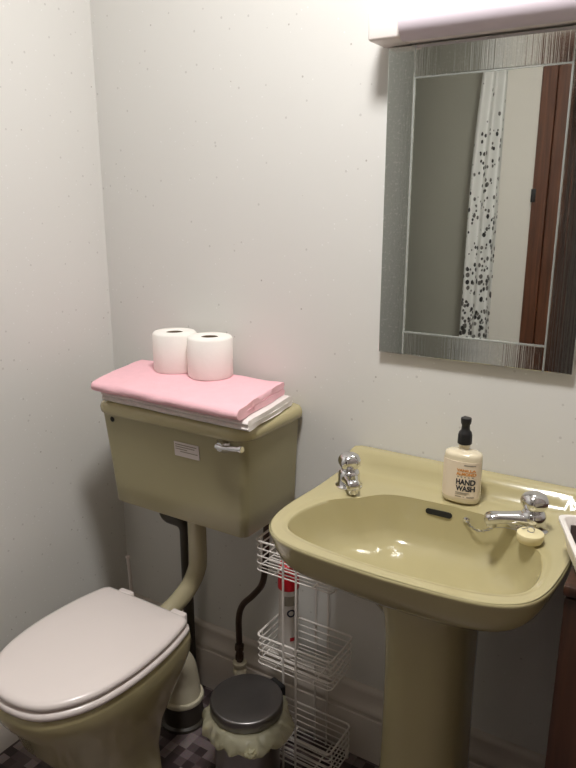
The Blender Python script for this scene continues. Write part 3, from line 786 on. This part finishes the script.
# water supply pipe with fitting
bm = new()
q = [(0.460, -0.052, 0.10), (0.460, -0.052, 0.22), (0.460, -0.052, 0.30), (0.474, -0.052, 0.345), (0.508, -0.052, 0.385), (0.535, -0.050, 0.425), (0.543, -0.047, 0.475), (0.546, -0.045, 0.55), (0.548, -0.045, 0.641)]
sp_ = thing('supply_pipe', 'thin brown water pipe rising from a white floor fitting behind the bin', 'pipe', (0.460, -0.052, 0))
tube(bm, catmull(q, 7), 0.0085, 14); obj('pipe_run', bm, 'brownpipe', sp_)
bm = new(); lathe(bm, [(0.010, 0.155), (0.0125, 0.158), (0.0125, 0.172), (0.010, 0.175), (0.010, 0.186), (0.0135, 0.188), (0.0135, 0.2), (0.010, 0.203)], (0.460, -0.052, 0.017), n=6); obj('compression_joint', bm, 'brownpipe', sp_)
bm = new(); lathe(bm, [(0.015, 0.0), (0.015, 0.130), (0.019, 0.133), (0.019, 0.143), (0.0165, 0.146), (0.0165, 0.153), (0.019, 0.156), (0.019, 0.165), (0.012, 0.168)], (0.460, -0.052, 0), n=28); obj('white_collar', bm, 'creamplastic', sp_)

# ------------------------------------------------------------------ pedal bin
QX, QY = 0.630, -0.257
pb = thing('pedal_bin', 'small steel pedal bin with dark round lid and yellowish liner hanging out', 'bin', (QX, QY, 0))
bm = new(); lathe(bm, [(0.076, 0.0), (0.078, 0.004), (0.078, 0.02), (0.076, 0.022), (0.0765, 0.232), (0.074, 0.232), (0.073, 0.02)], (QX, QY, 0), n=48); obj('bin_body', bm, 'satin', pb)
bm = new(); lathe(bm, [(0.078, 0.240), (0.0825, 0.2405), (0.0845, 0.243), (0.0850, 0.262), (0.0842, 0.2655), (0.0825, 0.2675), (0.080, 0.2682), (0.04, 0.2688), (0.001, 0.269)], (QX, QY, 0), n=64); obj('bin_lid', bm, 'lidsteel', pb)
bm = new(); bx = Vector((0.30, 0.95, 0)).normalized()
box(bm, -0.022, 0.022, -0.012, 0.014, 0.215, 0.262, 0.004)
bmesh.ops.rotate(bm, verts=bm.verts, cent=(0, 0, 0), matrix=Matrix.Rotation(math.atan2(bx.y, bx.x)-PI/2, 3, 'Z')); bmesh.ops.translate(bm, verts=bm.verts, vec=(QX+bx.x*0.087, QY+bx.y*0.087, 0)); obj('hinge_block', bm, 'black', pb)
bm = new(); box(bm, QX-0.022, QX+0.022, QY-0.115, QY-0.07, 0.008, 0.016, 0.003); obj('pedal', bm, 'black', pb)
bm = new(); rings = []; n = 240
for k, (r, z, am) in enumerate(((0.0755, 0.2385, 0.0), (0.0800, 0.2380, 0.001), (0.090, 0.2385, 0.005), (0.100, 0.2365, 0.009), (0.106, 0.231, 0.012), (0.109, 0.224, 0.014), (0.109, 0.215, 0.016), (0.107, 0.206, 0.017), (0.103, 0.199, 0.017), (0.098, 0.195, 0.015), (0.092, 0.196, 0.011), (0.086, 0.202, 0.006))):
    ring = []
    for i in range(n):
        a = 2*PI*i/n; ca, sa = math.cos(a), math.sin(a)
        w = 1.0*mnoise.noise(Vector((ca*1.8, sa*1.8, 4.0))) + 0.8*mnoise.noise(Vector((ca*3.2, sa*3.2, k*0.25))) + 0.35*mnoise.noise(Vector((ca*7, sa*7, 3+k*0.5)))
        w += 0.35*(0.6-abs(mnoise.noise(Vector((ca*4+2+k*0.12, sa*4, k*0.1)))*2.4))
        ph = 6*mnoise.noise(Vector((ca*1.5, sa*1.5, 7)))+k*0.5*mnoise.noise(Vector((ca*2, sa*2, 1)))
        w += 0.20*math.sin(a*23+ph*1.6)*(0.1+abs(mnoise.noise(Vector((ca*2.5, sa*2.5, 12))))*1.8)
        sag = 0.020*mnoise.noise(Vector((ca*1.8+5, sa*1.8, 2)))*(k/11 if k > 2 else 0)
        rad = max(0.0790 if k else 0.0755, r-0.004+am*w)
        ring.append((QX+rad*ca, min(QY+rad*sa, -0.163), z-abs(sag)*1.2+0.006*mnoise.noise(Vector((ca*4, sa*4, k*0.5)))*(1 if k > 1 else 0)))
    rings.append(ring)
loft(bm, rings, True, False, False)
ln = obj('bin_liner', bm, 'liner', pb, auto=50)
ln['label'] = 'crumpled yellowish plastic liner'
bm = new()   # twisted knot of film on the front
a = math.radians(-50); c = Vector((QX+0.108*math.cos(a), QY+0.108*math.sin(a), 0.214))
bmesh.ops.create_icosphere(bm, subdivisions=4, radius=0.013)
for v in bm.verts:
    v.co *= 1+0.45*mnoise.noise(v.co*140)
    v.co.z *= 0.8; v.co += c
obj('liner_knot', bm, 'liner', pb)

# ------------------------------------------------------------------ cabinet and tub at the right
cb = thing('wooden_cabinet', 'dark brown wooden cabinet standing right of the basin', 'cabinet', (1.5, -0.17, 0))
bm = new(); box(bm, 1.2890, 1.72, -0.315, -0.020, 0.0, 0.795, 0.003); obj('carcass', bm, 'wood', cb)
bm = new(); box(bm, 1.2880, 1.73, -0.338, -0.020, 0.795, 0.8135, 0.004); obj('cabinet_top', bm, 'wood', cb)
for a, b2 in ((1.2905, 1.508), (1.511, 1.718)):
    bm = new(); box(bm, a, b2, -0.333, -0.3155, 0.05, 0.790, 0.003); dd = obj('door', bm, 'wood', cb)
    kx = b2-0.025 if a < 1.4 else a+0.025
    bm = new(); lathe(bm, [(0.006, -0.333), (0.006, -0.343), (0.013, -0.350), (0.011, -0.357), (0.001, -0.358)], (kx, 0, 0.6), n=20, axis='y'); obj('knob', bm, 'satin', dd)
# open white tub, turned a little
A = Vector((0.36, -0.933, 0)).normalized(); B = Vector((0.933, 0.36, 0)).normalized(); O = Vector((1.249, -0.212, 0))
tu = thing('plastic_tub', 'open white plastic tub with dark inside on the cabinet, overhanging the basin edge', 'tub', (1.36, -0.25, 0.814))
LA, LB = 0.19, 0.15
def tring(inset, z, rad=0.012):
    pts = []
    for ca, cb_, a0 in ((LA-inset-rad, inset+rad, 0), (LA-inset-rad, LB-inset-rad, 1), (inset+rad, LB-inset-rad, 2), (inset+rad, inset+rad, 3)):
        for k in range(5):
            th = -PI/2+a0*PI/2+PI/2*k/4
            p = O+A*(ca+rad*math.cos(th))+B*(cb_+rad*math.sin(th)); pts.append((p.x, p.y, z))
    return pts
bm = new(); loft(bm, [tring(0.020, 0.8142), tring(0.016, 0.817), tring(0.006, 0.862), tring(0.0, 0.865), tring(0.0, 0.870), tring(0.003, 0.872), tring(0.0075, 0.871), tring(0.0095, 0.866), tring(0.018, 0.821), tring(0.03, 0.818)]); obj('tub_shell', bm, 'tub', tu, auto=40)
bm = new()
p0, p1 = O+A*0.0125+B*0.02, O+A*0.0125+B*(LB-0.02)
vs = []
for p in (p0, p1):
    for d, z in ((0.0055, 0.822), (0.0085, 0.822), (0.003, 0.858), (0.0, 0.858)):
        q_ = p+A*d; vs.append(bm.verts.new((q_.x, q_.y, z)))
for f in ((0, 1, 2, 3), (7, 6, 5, 4), (0, 4, 5, 1), (1, 5, 6, 2), (2, 6, 7, 3), (3, 7, 4, 0)): bm.faces.new([vs[i] for i in f])
ip = obj('inner_panel', bm, 'tubdark', tu, smooth=False); ip['label'] = 'dark brown inner panel'

# ------------------------------------------------------------------ shower curtain (seen in the mirror)
bm = new(); uvl = bm.loops.layers.uv.new('UVMap')
NX, NZ = 150, 40; grid = []
for j in range(NZ+1):
    row = []
    for i in range(NX+1):
        s = i/NX; z = lerp(0.18, 2.30, j/NZ)
        xl = lerp(0.295, 0.328, (z-0.18)/1.84)-0.02*sstep((1.4-z)/0.9)+0.015*math.sin(z*3.2); x = lerp(xl, 0.455, s)
        y = YF-0.05+0.022*math.sin(s*2*PI*2.2+0.5*math.sin(z*2))*(0.6+0.4*s)
        row.append(bm.verts.new((x, y, z)))
    grid.append(row)
# cloth length along the wavy section for the print
sl = [0]
for i in range(NX): sl.append(sl[-1]+(grid[0][i+1].co-grid[0][i].co).length)
for j in range(NZ):
    for i in range(NX):
        f = bm.faces.new((grid[j][i], grid[j][i+1], grid[j+1][i+1], grid[j+1][i]))
        for lp, (a, c_) in zip(f.loops, ((i, j), (i+1, j), (i+1, j+1), (i, j+1))): lp[uvl].uv = (sl[a], grid[c_][a].co.z)
cu = obj('shower_curtain', bm, 'curtain', loc=(0.38, YF-0.05, 0.18))
md = cu.modifiers.new('thick', 'SOLIDIFY'); md.thickness = 0.0012
tag(cu, 'white shower curtain with black pebble print, reflected in the mirror', 'shower curtain')
bm = new(); tube(bm, [(-0.43, YF-0.05, 2.312), (0.464, YF-0.05, 2.312)], 0.011, 16)
tag(obj('curtain_rail', bm, 'chrome', loc=(0.0, YF-0.05, 2.312)), 'straight chrome rail holding the pebble print shower curtain', 'curtain rail')

# ------------------------------------------------------------------ camera and view
cam = bpy.data.cameras.new('camera'); co = bpy.data.objects.new('camera', cam); C.objects.link(co)
co.location = (1.4256, -1.35, 1.38)
co.rotation_euler = (PI/2-math.atan(184/687.), 0, math.atan(444/711.))
cam.sensor_fit = 'VERTICAL'; cam.sensor_height = 36; cam.sensor_width = 27; cam.lens = 687/768*36
cam.clip_start = 0.01
sc.camera = co
w = bpy.data.worlds.new('world'); sc.world = w; w.use_nodes = True
w.node_tree.nodes['Background'].inputs[0].default_value = (0.9, 0.88, 0.86, 1); w.node_tree.nodes['Background'].inputs[1].default_value = 0.02
sc.view_settings.view_transform = 'Standard'; sc.view_settings.look = 'None'; sc.view_settings.gamma = 1; sc.view_settings.exposure = 0.0
sc.view_settings.use_curve_mapping = False
sc.cycles.use_denoising = True
sc.cycles.max_bounces = 10; sc.cycles.diffuse_bounces = 6; sc.cycles.glossy_bounces = 6
